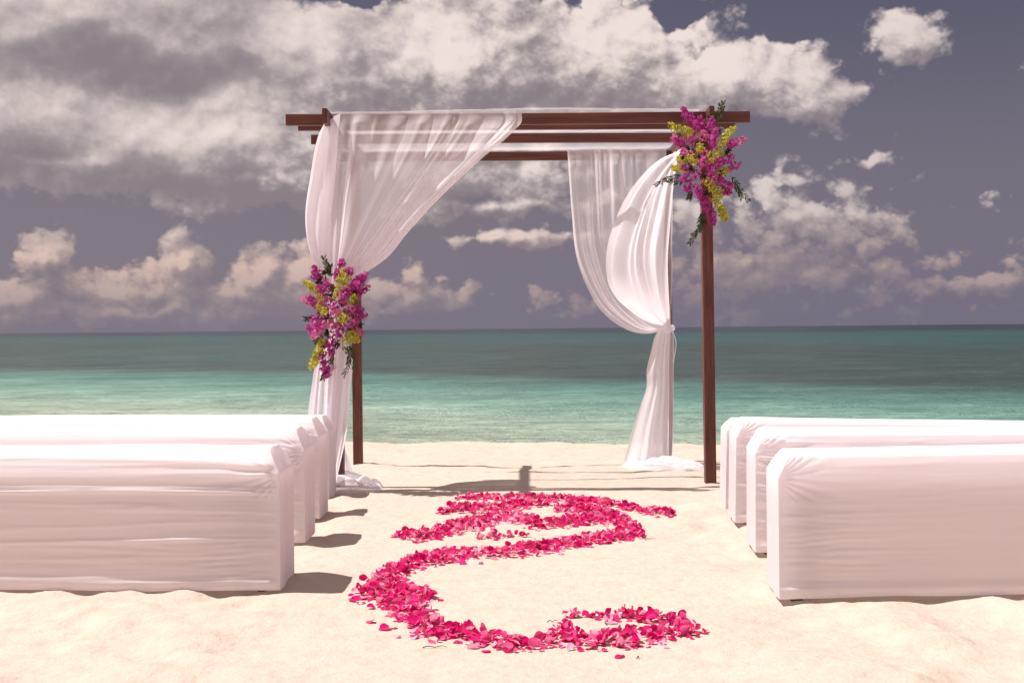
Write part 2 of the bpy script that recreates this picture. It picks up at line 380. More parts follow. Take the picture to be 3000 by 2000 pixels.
# ------------------------------------------------------------------ beach and sea
def axis(lo, hi, step, far, growth=1.22):
    a = list(np.arange(lo, hi + 1e-6, step)); s = step
    while a[-1] < far: s *= growth; a.append(a[-1] + s)
    return a
ys = np.array(axis(2.6, 17.0, .035, 40))
ys = np.concatenate([np.array([-30, -15, -8, -4, -2, -.5, .6, 1.4, 2.0, 2.35]), ys])
xp = np.array(axis(0, 4.6, .035, 220, 1.25)); xs = np.concatenate([-xp[:0:-1], xp])
GX, GY = np.meshgrid(xs, ys, indexing='ij'); GZ = ground(GX, GY)
GZ = np.where(GY > 18, -3.0 - .02 * (GY - 18), GZ)
prop(grid_mesh('sand', np.stack([GX, GY, GZ], -1), MS), kind='structure')
SEA = -0.45
yw = np.array([12.0] + list(np.geomspace(13, 12000, 90))); xw = np.concatenate([-np.geomspace(20, 9000, 30)[::-1], np.linspace(-18, 18, 12), np.geomspace(20, 9000, 30)])
WX, WY = np.meshgrid(xw, yw, indexing='ij')
prop(grid_mesh('sea', np.stack([WX, WY, np.full_like(WX, SEA)], -1), MW), kind='structure')

# ------------------------------------------------------------------ wedding arch
YF, YB = 9.18, 11.02                                              # front and back posts
arch = empty('wedding_arch', at(1537, 1420, 10.1)); arch.location.z = 0
bpy.context.view_layer.update()
prop(arch, 'reddish brown timber wedding arch of four posts and a slatted beam roof facing the sea', 'wedding arch')
posts = [((993, 1424), (981, 345), YF), ((2081, 1418), (2066, 345), YF + .03), ((1050, 1381), (1040, 455), YB), ((1956, 1358), (1951, 455), YB + .04)]
for k, (b, tp, Y) in enumerate(posts):
    pb, pt = at(b[0], b[1], Y), at(tp[0], tp[1], Y); pb = pb + (pb - pt).normalized() * .12
    beam('post', pb, pt, .080, .080, MWV, arch, up=Vector((0, 1, 0)), seed=k)
beams = [((838, 352, 2196, 343), YF - .062, .082), ((874, 368, 2152, 362), YF + .55, .082), ((912, 409, 2096, 404), YF + 1.13, .077), ((955, 460, 2050, 453), YB - .062, .077)]
BW = []
for k, ((x0, y0, x1, y1), Y, hz_) in enumerate(beams):
    a, b = at(x0, y0, Y - .02), at(x1, y1, Y + .05)
    BW.append((a, b, hz_)); beam('cross_beam', a, b, .040, hz_, MWH, arch, seed=k)
def on_beam(k, px, side=-1, top=True):
    a, b, hz_ = BW[k]; pa = a; u = px - CX
    f = (px - beams[k][0][0]) / (beams[k][0][2] - beams[k][0][0])
    p = a.lerp(b, f); return p + Vector((0, side * .024, hz_ / 2 + .004 if top else -hz_ / 2))
# side rails run front to back beside the post heads, their ends standing proud of the front beam
for (x, y, x2, y2, Yn, s) in ((951, 331, 1010, 436, 8.86, -1), (2086, 324, 1985, 432, 8.98, 1)):
    a = at(x, y + 8, Yn); b = Vector((a.x, YB + .25, a.z - .0))
    b = Vector((at(x, y, Yn).x + (.02 if s < 0 else -.02), YB + .22, a.z - .02))
    beam('side_rail', a, b, .036, .105, MWV, arch, seed=1)

# ------------------------------------------------------------------ cloth sheets
def curve3(pts, n):
    """pts: (px, py, Y) polyline -> n smooth world points spaced along it"""
    W = [at(*p) for p in pts]
    L = [0.0]
    for a, b in zip(W, W[1:]): L.append(L[-1] + (b - a).length)
    L = np.array(L) / L[-1]; tt = np.linspace(0, 1, n)
    A = np.array([list(p) for p in W]); out = np.zeros((n, 3))
    # monotone cubic (Catmull-Rom tangents)
    m = np.gradient(A, L, axis=0) if len(pts) > 2 else np.repeat((A[1] - A[0])[None], 2, 0)
    for i, t_ in enumerate(tt):
        k = min(max(int(np.searchsorted(L, t_)) - 1, 0), len(L) - 2); hgt = L[k + 1] - L[k]; q = (t_ - L[k]) / hgt
        h00, h10, h01, h11 = 2*q**3-3*q**2+1, q**3-2*q**2+q, -2*q**3+3*q**2, q**3-q**2
        out[i] = h00 * A[k] + h10 * hgt * m[k] + h01 * A[k + 1] + h11 * hgt * m[k + 1]
    return out
def sheet(name, mat, curves, pleats, amp, seed, ns=260, nt=120, parent=None, knots=None, thin_end=False, tight=0.15, skew=0.0, belly=0.0, wave=.35):
    C = np.array([curve3(c, nt) for c in curves])                 # (nc, nt, 3)
    kn = np.linspace(0, 1, len(curves)) if knots is None else np.array(knots)
    s = np.linspace(0, 1, ns); tt = np.linspace(0, 1, nt)
    P = np.zeros((ns, nt, 3))
    for d in range(3):
        for j in range(nt): P[:, j, d] = np.interp(s, kn, C[:, j, d])
    if len(curves) > 2:                                           # soften the creases where curves meet
        for _ in range(6): P[1:-1] = (P[:-2] + 2 * P[1:-1] + P[2:]) / 4
    du = np.gradient(P, axis=0); dv = np.gradient(P, axis=1)
    width = np.linalg.norm(P[-1] - P[0], axis=-1)
    N = np.cross(du, dv); N /= np.linalg.norm(N, axis=-1, keepdims=True) + 1e-9
    N = np.mean(N, axis=(0, 1)); N /= np.linalg.norm(N)
    S, T = np.meshgrid(s, tt, indexing='ij')
    rng = np.random.RandomState(seed)
    ph = S * pleats + pleats * .22 * fbm(S * 3.1, T * .5, seed, 2) + skew * T
    w1 = np.sin(2 * np.pi * ph + wave * 6 * vnoise(S * 4, T * 1.6, seed + 5))
    w2 = np.sin(2 * np.pi * (ph * 2.37 + .4 * vnoise(S * 7, T * 1.3, seed + 9)))
    mod = .12 + 1.6 * np.clip(vnoise(S * 6.5 + 3, T * 1.5, seed + 3) + .42, 0, 1) ** 1.6
    env = np.minimum(amp * (tight + (1 - tight) * np.clip(width / width.max(), 0, 1)), .30 * width / pleats)[None, :]
    w0 = np.sin(2 * np.pi * (S * max(2.0, pleats * .36) + .5 * fbm(S * 2.3, T * .7, seed + 11, 2) + .12 * T))
    disp = env * (mod * (w1 + .16 * w2) + 1.15 * w0) + .010 * fbm(S * 4, T * 2.2, seed + 7, 2)
    disp += belly * (np.sin(np.pi * S) * np.sin(np.pi * T))
    edge = np.clip(T * 14, .25, 1)
    P = P + N[None, None] * (disp * edge)[..., None]
    o = grid_mesh(name, P, mat, parent)
    # cloth gathered towards the tie lies in more layers
    lay = np.clip((width[:4].mean() / np.maximum(width, .02)) ** .6, 1, 2.6); L_ = np.tile(lay, (ns, 1))
    if thin_end: q_ = np.clip((S - .76) / .10, 0, 1); L_ = L_ * (1 - q_) + .32 * q_
    L_ = L_.astype(np.float32).reshape(-1)
    at_ = o.data.attributes.new('layers', 'FLOAT', 'POINT'); at_.data.foreach_set('value', L_)
    return o

# left drape: side sheet off the left rail and a wide swag off the front beam, tied to the front left post
ld = empty('draped_curtain', (at(990, 1420, YF).x, YF - .1, 0)); bpy.context.view_layer.update()
prop(ld, 'wide sheer white curtain swept from the front beam down to the front left post', 'curtain')
def under(par, o):
    o.parent = par; o.matrix_parent_inverse = par.matrix_world.inverted(); return o
TL = (982, 832)
yf = YF - .125
sw = [[(972, 331, yf), (970, 400, yf), (966, 520, yf-.02), (962, 640, yf-.04), (962, 740, yf-.06), (972, 838, yf-.06)],
      [(1060, 327, yf), (1040, 470, yf-.03), (1014, 600, yf-.06), (997, 720, yf-.10), (980, 836, yf-.08)],
      [(1290, 326, yf), (1235, 440, yf-.02), (1140, 600, yf-.05), (1050, 740, yf-.09), (986, 838, yf-.08)],
      [(1528, 326, yf), (1527, 361, yf-.005), (1509, 382, yf), (1409, 469, yf), (1261, 610, yf-.02), (1190, 688, yf-.04), (1137, 752, yf-.06), (1085, 790, yf-.08), (1040, 816, yf-.08), (990, 842, yf-.08)]]
under(ld, sheet('swag', MSH, sw, 11, .034, 3, ns=420, nt=150, knots=[0, .16, .58, 1], tight=.22))
side = [[(985, 372, 9.75), (975, 470, 9.7), (958, 600, 9.6), (945, 720, 9.4), (968, 835, yf)],
        [(960, 345, 9.25), (936, 440, 9.25), (918, 560, 9.24), (908, 670, 9.22), (920, 745, 9.2), (968, 836, yf)],
        [(950, 362, 8.98), (930, 425, 8.98), (913, 521, 9.0), (897, 630, 9.0), (901, 703, 9.0), (917, 765, 9.02), (940, 803, 9.03), (972, 838, yf)],
        [(975, 345, 8.98), (962, 450, 9.0), (945, 600, 9.0), (945, 720, 9.0), (976, 838, yf)],
        [(998, 332, 9.03), (985, 460, 9.02), (970, 600, 9.02), (968, 720, 9.02), (980, 838, yf)]]
under(ld, sheet('side_drape', MST, side, 6, .022, 12, ns=240, nt=120, knots=[0, .3, .55, .75, 1], tight=.2))
lower = [[(955, 990, 9.06), (926, 1060, 9.04), (912, 1140, 9.0), (903, 1210, 8.98), (896, 1320, 8.97), (900, 1420, 8.95)],
         [(985, 960, 8.98), (975, 1100, 8.95), (965, 1250, 8.93), (960, 1415, 8.9)],
         [(1012, 985, 9.02), (1029, 1030, 9.02), (1026, 1150, 9.02), (1013, 1280, 9.03), (996, 1360, 9.03), (985, 1408, 9.03)]]
up_ = [[(968, 828, 9.08), (958, 890, 9.06), (955, 990, 9.06)], [(978, 828, 9.04), (982, 890, 9.0), (985, 960, 8.98)], [(990, 828, 9.06), (1003, 890, 9.04), (1012, 985, 9.02)]]
low2 = [a[:-1] + b for a, b in zip(up_, lower)]
under(ld, sheet('tail', MST, low2, 4, .020, 22, ns=200, nt=120, tight=.35))
tail2 = [[(990, 1230, 9.3), (985, 1300, 9.3), (980, 1390, 9.3)], [(1005, 1300, 9.32), (1022, 1345, 9.36), (1036, 1386, 9.4)]]
under(ld, sheet('tail', MSP, tail2, 2, .01, 24, ns=40, nt=30))
def pool(name, x0, x1, yn, yfr, h, seed, par, lip=.0):
    """cloth heaped on the ground: a creased low mound with an irregular outline"""
    nu, nv = 110, 70; u = np.linspace(-1, 1, nu); v = np.linspace(-1, 1, nv); U, V = np.meshgrid(u, v, indexing='ij')
    rad = np.sqrt(U**2 + V**2) + 1e-6; sq = np.maximum(np.abs(U), np.abs(V)); k = sq / rad
    a = np.arctan2(V, U); out = 1 + .12 * vnoise(np.cos(a) * 2.3 + 5, np.sin(a) * 2.3, seed) * 2
    X = (x0 + x1) / 2 + U * k * out * (x1 - x0) / 2; Y = (yn + yfr) / 2 + V * k * out * (yfr - yn) / 2
    r = sq
    crease = np.abs(fbm(X * 6 + Y * 5, Y * 10, seed, 3, .45)) * 1.1 + .10 * np.sin(Y * 46 + X * 14 + 9 * vnoise(X * 4, Y * 6, seed + 2))
    z = np.clip(1 - r ** 2.2, 0, 1) ** .7 * h * (.55 + crease) * (.85 + .6 * vnoise(X * 4, Y * 5, seed + 8))
    Z = ground(X, Y) + z - .004 + .006 * (r < .93)
    return under(par, grid_mesh(name, np.stack([X, Y, Z], -1), MSP))
pool('pooled_hem', at(900, 1400, 9.0).x, at(1122, 1400, 9.0).x, 8.80, 9.40, .10, 4, ld)

# right side: a panel from the back beam and a billowing panel from the right rail, both tied to the back right post
TR = (1957, 962)
rb = empty('draped_curtain', (at(1880, 1380, YB).x, YB - .1, -.04)); bpy.context.view_layer.update()
prop(rb, 'sheer white curtain hanging straight from the back beam, behind the billowing one', 'curtain')
yb = YB - .13
bp = [[(1662, 440, yb), (1666, 495, yb), (1675, 620, yb), (1692, 765, yb), (1719, 839, yb), (1763, 911, yb-.02), (1818, 955, yb-.05), (1865, 974, yb-.07), (1906, 976, yb-.08), (1950, 965, yb-.08)],
      [(1800, 438, yb), (1802, 560, yb), (1806, 700, yb), (1826, 820, yb), (1870, 905, yb-.04), (1912, 950, yb-.06), (1953, 962, yb-.08)],
      [(1952, 436, yb), (1950, 560, yb), (1944, 700, yb), (1940, 840, yb), (1956, 958, yb-.07)]]
under(rb, sheet('hanging_panel', MSH, bp, 7, .022, 31, ns=300, nt=140, tight=.25))
rs = empty('draped_curtain', (at(1900, 1380, YB).x, YB - .2, -.04)); bpy.context.view_layer.update()
prop(rs, 'billowing sheer white curtain knotted to the back right post, its tail spreading onto the sand', 'curtain')
sp = [[(1996, 440, 10.0), (1933, 477, 10.08), (1885, 522, 10.15), (1837, 589, 10.22), (1805, 662, 10.3), (1785, 735, 10.4), (1782, 782, 10.45), (1788, 830, 10.5), (1812, 876, 10.6), (1846, 908, 10.7), (1888, 938, 10.78), (1950, 962, 10.84)],
      [(2000, 436, 10.3), (1958, 520, 10.36), (1925, 640, 10.45), (1905, 760, 10.55), (1918, 860, 10.65), (1956, 958, 10.84)],
      [(1972, 445, 10.85), (1970, 560, 10.86), (1969, 700, 10.88), (1970, 840, 10.88), (1966, 956, 10.88)]]
under(rs, sheet('billowing_panel', MSH, sp, 6, .026, 41, ns=300, nt=140, tight=.2, knots=[0, .58, 1], thin_end=True))
tl = [[(1944, 952, 10.85), (1926, 976, 10.84), (1910, 1030, 10.83), (1897, 1090, 10.8), (1897, 1130, 10.8), (1878, 1190, 10.78), (1855, 1258, 10.75), (1836, 1328, 10.7), (1818, 1392, 10.62)],
      [(1957, 950, 10.83), (1948, 1020, 10.8), (1942, 1140, 10.77), (1930, 1260, 10.72), (1918, 1392, 10.6)],
      [(1970, 950, 10.88), (1974, 1000, 10.88), (1972, 1100, 10.88), (1971, 1240, 10.88), (1973, 1362, 10.88)]]
under(rs, sheet('tail', MST, tl, 4, .024, 52, ns=220, nt=120, tight=.3, thin_end=True))
fl = [[(1958, 958, 10.82), (1976, 985, 10.83), (1974, 1060, 10.84)], [(1966, 955, 10.83), (1981, 1000, 10.84), (1972, 1062, 10.84)]]
under(rs, sheet('knot_end', MSP, fl, 1.5, .006, 55, ns=24, nt=30))
def band(name, c, rx, ry, hgt, par, seed):
    nu, nv = 40, 14; P = np.zeros((nu, nv, 3))
    for i in range(nu):
        a = 2 * math.pi * i / (nu - 1)
        for j in range(nv):
            b = 2 * math.pi * j / (nv - 1)
            rr = .012 + .004 * math.sin(3 * a + seed)
            P[i, j] = (c.x + math.cos(a) * (rx + rr * math.cos(b)), c.y + math.sin(a) * (ry + rr * math.cos(b)), c.z + hgt * math.sin(b) * .5 + .012 * math.sin(a + .6))
    return under(par, grid_mesh(name, P, MSP))
band('tie_band', at(1956, 962, 10.98), .050, .110, .042, rs, 1)
band('tie_band', at(980, 838, 9.10), .060, .075, .05, ld, 2)
pool('pooled_hem', at(1822, 1390, 10.55).x, at(2085, 1390, 10.55).x, 10.25, 10.95, .085, 9, rs)

# roof cloth laid over the beams from rail to rail
nu, nv = 170, 90
X0, X1 = BW[0][0].lerp(BW[0][1], .095).x, BW[0][0].lerp(BW[0][1], .89).x
U, V = np.meshgrid(np.linspace(0, 1, nu), np.linspace(0, 1, nv), indexing='ij')
ybs = [BW[k][0].lerp(BW[k][1], .5).y for k in range(4)]; zbs = [BW[k][0].lerp(BW[k][1], .5).z + BW[k][2] / 2 for k in range(4)]
RY = (ybs[0] - .03) + V * (ybs[3] - ybs[0] + .06)
RZ = np.interp(RY, ybs, zbs) + .012
for k in range(3):
    q = np.clip((RY - ybs[k]) / (ybs[k + 1] - ybs[k]), 0, 1); RZ -= .035 * np.sin(np.pi * q)
tilt = (BW[0][1].z - BW[0][0].z) / (BW[0][1].x - BW[0][0].x)
RX = X0 + U * (X1 - X0)
RZ += (RX - (X0 + X1) / 2) * tilt + .006 * fbm(RX * 9, RY * 1.5, 61, 3) + .016 * np.exp(-((U - .55) / .28) ** 2) * (V < .05)
prop(grid_mesh('canopy_cloth', np.stack([RX, RY + .015 * (U - .5), RZ], -1), MSR), 'flat sheer white cloth stretched over the top beams of the arch', 'canopy cloth')

# ------------------------------------------------------------------ covered benches
def bench(px, py, Y, z_end, side, hgt, shoulder, yaw, tilt, label, seed, length=3.0, depth=.36, tuck=0.0, smoothf=1.0, fi=.055):
    """side -1: runs left from its aisle end, +1: runs right. Local x runs away from the aisle, y to the sea."""
    c = at(px, py, Y); c.z = z_end
    rz = -R(yaw) * side if side > 0 else R(180) - R(yaw) * side
    e = empty('covered_bench', (c.x, c.y, float(ground(c.x, c.y))))
    prop(e, label, 'bench', 'benches under white covers in two blocks beside the aisle')
    z0 = c.z - e.location.z
    # profile from camera-side hem up, over and down the sea side
    prof = [(0, 0), (0, shoulder * .25), (0, shoulder * .5), (0, shoulder * .75), (.002, shoulder), (.3 * fi, shoulder + (hgt - shoulder) * .5), (.75 * fi, hgt - .016), (fi + .022, hgt), (depth - .10, hgt),
            (depth - .065, hgt - .012), (depth - .02, shoulder + (hgt - shoulder) * .45), (depth, shoulder), (depth, shoulder * .5), (depth, 0)]
    A = np.array(prof); L = np.concatenate([[0], np.cumsum(np.hypot(*np.diff(A, axis=0).T))]); L /= L[-1]
    nv = 230; tv = np.linspace(0, 1, nv); py_, pz = np.interp(tv, L, A[:, 0]), np.interp(tv, L, A[:, 1])
    for _ in range(1):
        py_[1:-1] = (py_[:-2] + 2 * py_[1:-1] + py_[2:]) / 4; pz[1:-1] = (pz[:-2] + 2 * pz[1:-1] + pz[2:]) / 4
    nu = 240; su = np.linspace(0, 1, nu) ** 1.7 * length; su = np.concatenate([[0], su[1:]])
    Uu, _ = np.meshgrid(su, tv, indexing='ij'); PY = np.tile(py_, (nu, 1)); PZ = np.tile(pz, (nu, 1))
    inset = np.clip((PZ - shoulder) / (hgt - shoulder), 0, 1) * .055
    X = Uu + inset * np.exp(-Uu / .25)
    # seen from the camera the front face carries long horizontal stretch folds, tighter near the end
    fr = np.clip(1 - PY / .06, 0, 1); bk = np.clip((PY - depth + .06) / .06, 0, 1); topf = 1 - fr - bk
    h = PZ / hgt
    lines = fbm(Uu * .8 + 2, PZ * 19 + Uu * .5 * (vnoise(Uu * .7, PZ * 3, seed) ), seed, 3, .55)
    ridge = 1 - np.abs(lines) * 3.2
    strg = (.35 + .9 * np.exp(-Uu / .45)) * np.clip(.12 + 1.4 * (vnoise(Uu * 1.3, PZ * 4 + 7, seed + 2) + .35), 0, 1.4)
    nearE = np.exp(-((Uu - .22) / .20) ** 2)
    fine = fbm(Uu * 4, PZ * 75 + 3 * Uu, seed + 4, 2) * nearE * np.clip(1.15 - h * 1.15, 0, 1)
    dy = (.010 * np.clip(ridge, 0, 1) ** 2 * strg + .006 * fine) * smoothf
    dy += .012 * fbm(Uu * .8, PZ * 3.0, seed + 6, 2)
    pl_ = np.sin(2 * np.pi * (PZ * 42 + 1.6 * vnoise(Uu * 3, PZ * 9, seed + 12) + .8 * Uu))
    dy += .0030 * np.clip(pl_, 0, 1) ** 1.5 * np.clip(vnoise(Uu * 2.5, PZ * 7, seed + 13) + .42, 0, 1) * np.exp(-((Uu - .22) / .16) ** 2) * np.clip((shoulder * .93 - PZ) * 14, 0, 1) * 1.7
    pl2 = np.sin(2 * np.pi * (PZ * 15 + 1.1 * vnoise(Uu * .9, PZ * 4, seed + 15)))
    dy += .0055 * np.clip(pl2, 0, 1) ** 2 * np.clip(vnoise(Uu * 1.1, PZ * 4, seed + 16) + .15, 0, 1) * (PZ < shoulder) * smoothf
    dy += .010 * np.exp(-((PZ - .035) / .022) ** 2)
    radial = np.sin((np.arctan2((PZ - shoulder * 1.0), Uu + .02)) * 26 + seed) * np.exp(-np.hypot(Uu * 1.3, (PZ - shoulder)) / .16) * (PZ > shoulder * .8)
    dy += .0055 * radial
    if tuck:
        dy += tuck * np.exp(-((PZ - (shoulder * .83 + .010 * np.sin(Uu * 2.0))) / .006) ** 2) * np.clip(1.1 - Uu * .0, 0, 1) * np.clip(Uu * 6, 0, 1)
        dy += tuck * .7 * np.exp(-((PZ - (shoulder * .45 - .02 * Uu)) / .007) ** 2) * np.clip(Uu * 3, 0, 1)
        dy += tuck * 1.3 * np.exp(-((PZ - (hgt * .98 - .05 * np.exp(-Uu * .9))) / .014) ** 2)
    edge = np.clip(Uu / .05, 0, 1)
    PY = PY - fr * dy * edge + bk * dy * edge
    PZ = PZ + topf * (.006 * fbm(Uu * 1.4, PY * 14, seed + 8, 3) + .006 * fbm(Uu * .6, PY * 2, seed + 9, 2)) + topf * .010 * np.exp(-Uu / .5) * 0
    PZ = PZ + (PZ < .02) * .012 * fbm(Uu * 1.8, Uu * 0 + seed, seed, 2)
    P = np.stack([X, PY, PZ], -1)
    # end caps: rows shrinking to the middle of the end face
    caps = []
    for (row, sgn, x_in) in ((P[0], 1, 0), (P[-1], -1, 0)):
        cs = []
        for k in range(1, 15):
            f = k / 14.0; r = row.copy()
            cy = depth / 2; r[:, 1] = cy + (row[:, 1] - cy) * (1 - f)
            zt = np.minimum(row[:, 2], 10)
            r[:, 2] = row[:, 2]
            # end face lies on the plane given by inset(z)
            r[:, 0] = row[:, 0] + sgn * .004 * math.sin(f * math.pi) * -1 + sgn * .0035 * fbm(row[:, 2] * 14, r[:, 1] * 8, seed + k // 20, 2) * math.sin(f * math.pi)
            cs.append(r)
        caps.append(cs)
    allrows = list(reversed(caps[0])) + [P[i] for i in range(nu)] + caps[1]
    P = np.array(allrows)
    shr = math.tan(R(yaw * side))                                 # the ends are cut along the aisle, the bench itself runs askew
    P[..., 1] += P[..., 0] * shr
    if side > 0: P[..., 0] += P[..., 1] * .06
    o = grid_mesh('cloth_cover', P, MC, e, flip=(side < 0))
    if side < 0:
        P2 = P.copy(); P2[..., 0] *= -1; o.data.vertices.foreach_set('co', P2.reshape(-1).astype(np.float32)); o.data.update()
    o.location.z = z0
    e.rotation_euler = (0, R(tilt), 0)
    # carpentry underneath: legs and a seat board
    def box(name, x0, x1, y0, y1, a, b, mat=None):
        sg = 1 if side > 0 else -1
        vs = [(sg * x, y + x * shr, z) for x in (x0, x1) for y in (y0, y1) for z in (a, b)]
        fs = [(0, 1, 3, 2), (4, 6, 7, 5), (0, 4, 5, 1), (2, 3, 7, 6), (0, 2, 6, 4), (1, 5, 7, 3)]
        if side < 0: fs = [tuple(reversed(f)) for f in fs]
        mesh_obj(name, vs, fs, mat or ML, e, smooth=False)
    for lx in (.06, length - .13):
        for ly in (.05, depth - .10): box('leg', lx, lx + .05, ly, ly + .05, -.10, hgt - .13)
    box('seat_board', .08, length - .08, .05, depth - .05, hgt - .125, hgt - .09, MB_)
    return e
LB = 'white-covered bench left of the aisle, '
RB = 'white-covered bench right of the aisle, '
bench(821, 1734, 5.50, .012, -1, .615, .512, -4.0, 0.0, LB + 'nearest row with deep sideways folds', 3, tuck=.011)
bench(893, 1593, 6.77, .012, -1, .605, .490, -4.5, 0.0, LB + 'second row from the camera', 8, tuck=.004)
bench(936, 1518, 7.70, .004, -1, .600, .490, -5.5, 0.0, LB + 'third row, second nearest the arch', 14, tuck=.004)
bench(963, 1468, 8.52, -.03, -1, .590, .490, -5.0, 0.0, LB + 'farthest row beside the left curtain', 19)
bench(2284, 1760, 5.25, .008, 1, .605, .505, 3.5, 0.0, RB + 'nearest row with a smooth flat side', 25, smoothf=.4, fi=.026)
bench(2214, 1626, 6.32, .010, 1, .605, .500, 1.0, 0.4, RB + 'second row from the camera', 33, fi=.026)
bench(2154, 1537, 7.28, .010, 1, .600, .495, -2.5, 1.2, RB + 'third row, second nearest the arch', 38, fi=.026)
bench(2126, 1501, 7.95, .000, 1, .560, .485, -3.0, 1.4, RB + 'farthest row beside the front right post', 47, fi=.026)

# ------------------------------------------------------------------ flower arrangements
def floret(vs, fs, tn, c, nrm, size, rng, npet=5):
    n = Vector(nrm).normalized(); a = n.orthogonal().normalized(); b = n.cross(a); r0 = rng.uniform(0, 6.28); tone = rng.random()
    for k in range(npet):
        th = r0 + k * 2 * math.pi / npet + rng.uniform(-.2, .2); d = a * math.cos(th) + b * math.sin(th); s = n.cross(d)
        L = size * rng.uniform(.75, 1.15); wd = L * rng.uniform(.30, .42); i = len(vs); cup = rng.uniform(.1, .5)
        for (u, v, z) in ((0, 0, 0), (.5, -1, .35), (.5, 1, .35), (.8, -.75, .55), (.8, .75, .55), (1.05, 0, .45), (.5, 0, .12)):
            vs.append(c + d * (L * u) + s * (wd * v) + n * (L * z * cup)); tn.append(min(1, tone * .75 + (.35 if u > .9 else 0)))
        fs += [(i, i + 1, i + 6), (i, i + 6, i + 2), (i + 1, i + 3, i + 6), (i + 6, i + 4, i + 2), (i + 6, i + 3, i + 5), (i + 6, i + 5, i + 4)]
def tone_mesh(name, vs, fs, tn, mat):
    me = bpy.data.meshes.new(name); me.from_pydata([tuple(v) for v in vs], [], fs); me.materials.append(mat)
    at_ = me.attributes.new('tone', 'FLOAT', 'POINT'); at_.data.foreach_set('value', tn)
    me.polygons.foreach_set('use_smooth', [True] * len(fs)); me.update(); return me
rngF = random.Random(5); SPRAYS = {}
for key in 'MPY':
    SPRAYS[key] = []
    for q in range(6):
        vs, fs, tn = [], [], []
        for k in range(34):
            z = rngF.uniform(-1, 1); th = rngF.uniform(0, 6.28); rr = .026 * (1 - .45 * z) * rngF.uniform(.55, 1.1)
            c = Vector((math.cos(th) * rr, math.sin(th) * rr, z * .042))
            floret(vs, fs, tn, c, (math.cos(th), math.sin(th), rngF.uniform(-.1, .9)), rngF.uniform(.0075, .0125), rngF)
        SPRAYS[key].append(tone_mesh('orchid_spray', vs, fs, tn, MO[key]))
SL = {'M': None, 'P': 'pale pink orchid spray', 'Y': 'yellow green orchid spray'}
def leaf_geo(vs, fs, c, d, up, L, wd):
    s = d.cross(up).normalized(); n = s.cross(d); i = len(vs)
    for (u, v, z) in ((0, 0, 0), (.4, -1, .06), (.4, 1, .06), (.75, -.7, .02), (.75, .7, .02), (1, 0, -.08), (.45, 0, -.03)):
        vs.append(c + d * (L * u) + s * (wd * v) + n * (L * z))
    fs += [(i, i + 1, i + 6), (i, i + 6, i + 2), (i + 1, i + 3, i + 6), (i + 6, i + 4, i + 2), (i + 6, i + 3, i + 5), (i + 6, i + 5, i + 4)]
def sprig(par, pts, Y, rng, leafl=.030, n=13):
    W = curve3([(x, y, Y + dy) for (x, y, dy) in pts], n * 2); W = [Vector(p) for p in W]; vs, fs = [], []
    inv = par.matrix_world.inverted()
    for k in range(len(W) - 1):
        i = len(vs); d = (W[k + 1] - W[k]).normalized(); a = d.orthogonal().normalized(); b = d.cross(a)
        for p in (W[k], W[k + 1]):
            for q in range(3): vs.append(p + (a * math.cos(q * 2.09) + b * math.sin(q * 2.09)) * .0013)
        for q in range(3): fs.append((i + q, i + (q + 1) % 3, i + 3 + (q + 1) % 3, i + 3 + q))
        if k > 1:
            for sgn in (-1, 1):
                if rng.random() < .8:
                    ld_ = (d * rng.uniform(.5, 1.1) + Vector((rng.uniform(-.2, .2), rng.uniform(-.6, .6), 0)) + d.cross(Vector((0, 1, 0))) * sgn * rng.uniform(.5, 1)).normalized()
                    leaf_geo(vs, fs, W[k], ld_, Vector((rng.uniform(-.4, .4), -1, rng.uniform(-.2, .6))), leafl * rng.uniform(.7, 1.2), leafl * .13)
    me = bpy.data.meshes.new('leafy_sprig'); me.from_pydata([tuple(inv @ v) for v in vs], [], fs); me.materials.append(MG); me.update()
    o = bpy.data.objects.new('leafy_sprig', me); col.objects.link(o); o.parent = par
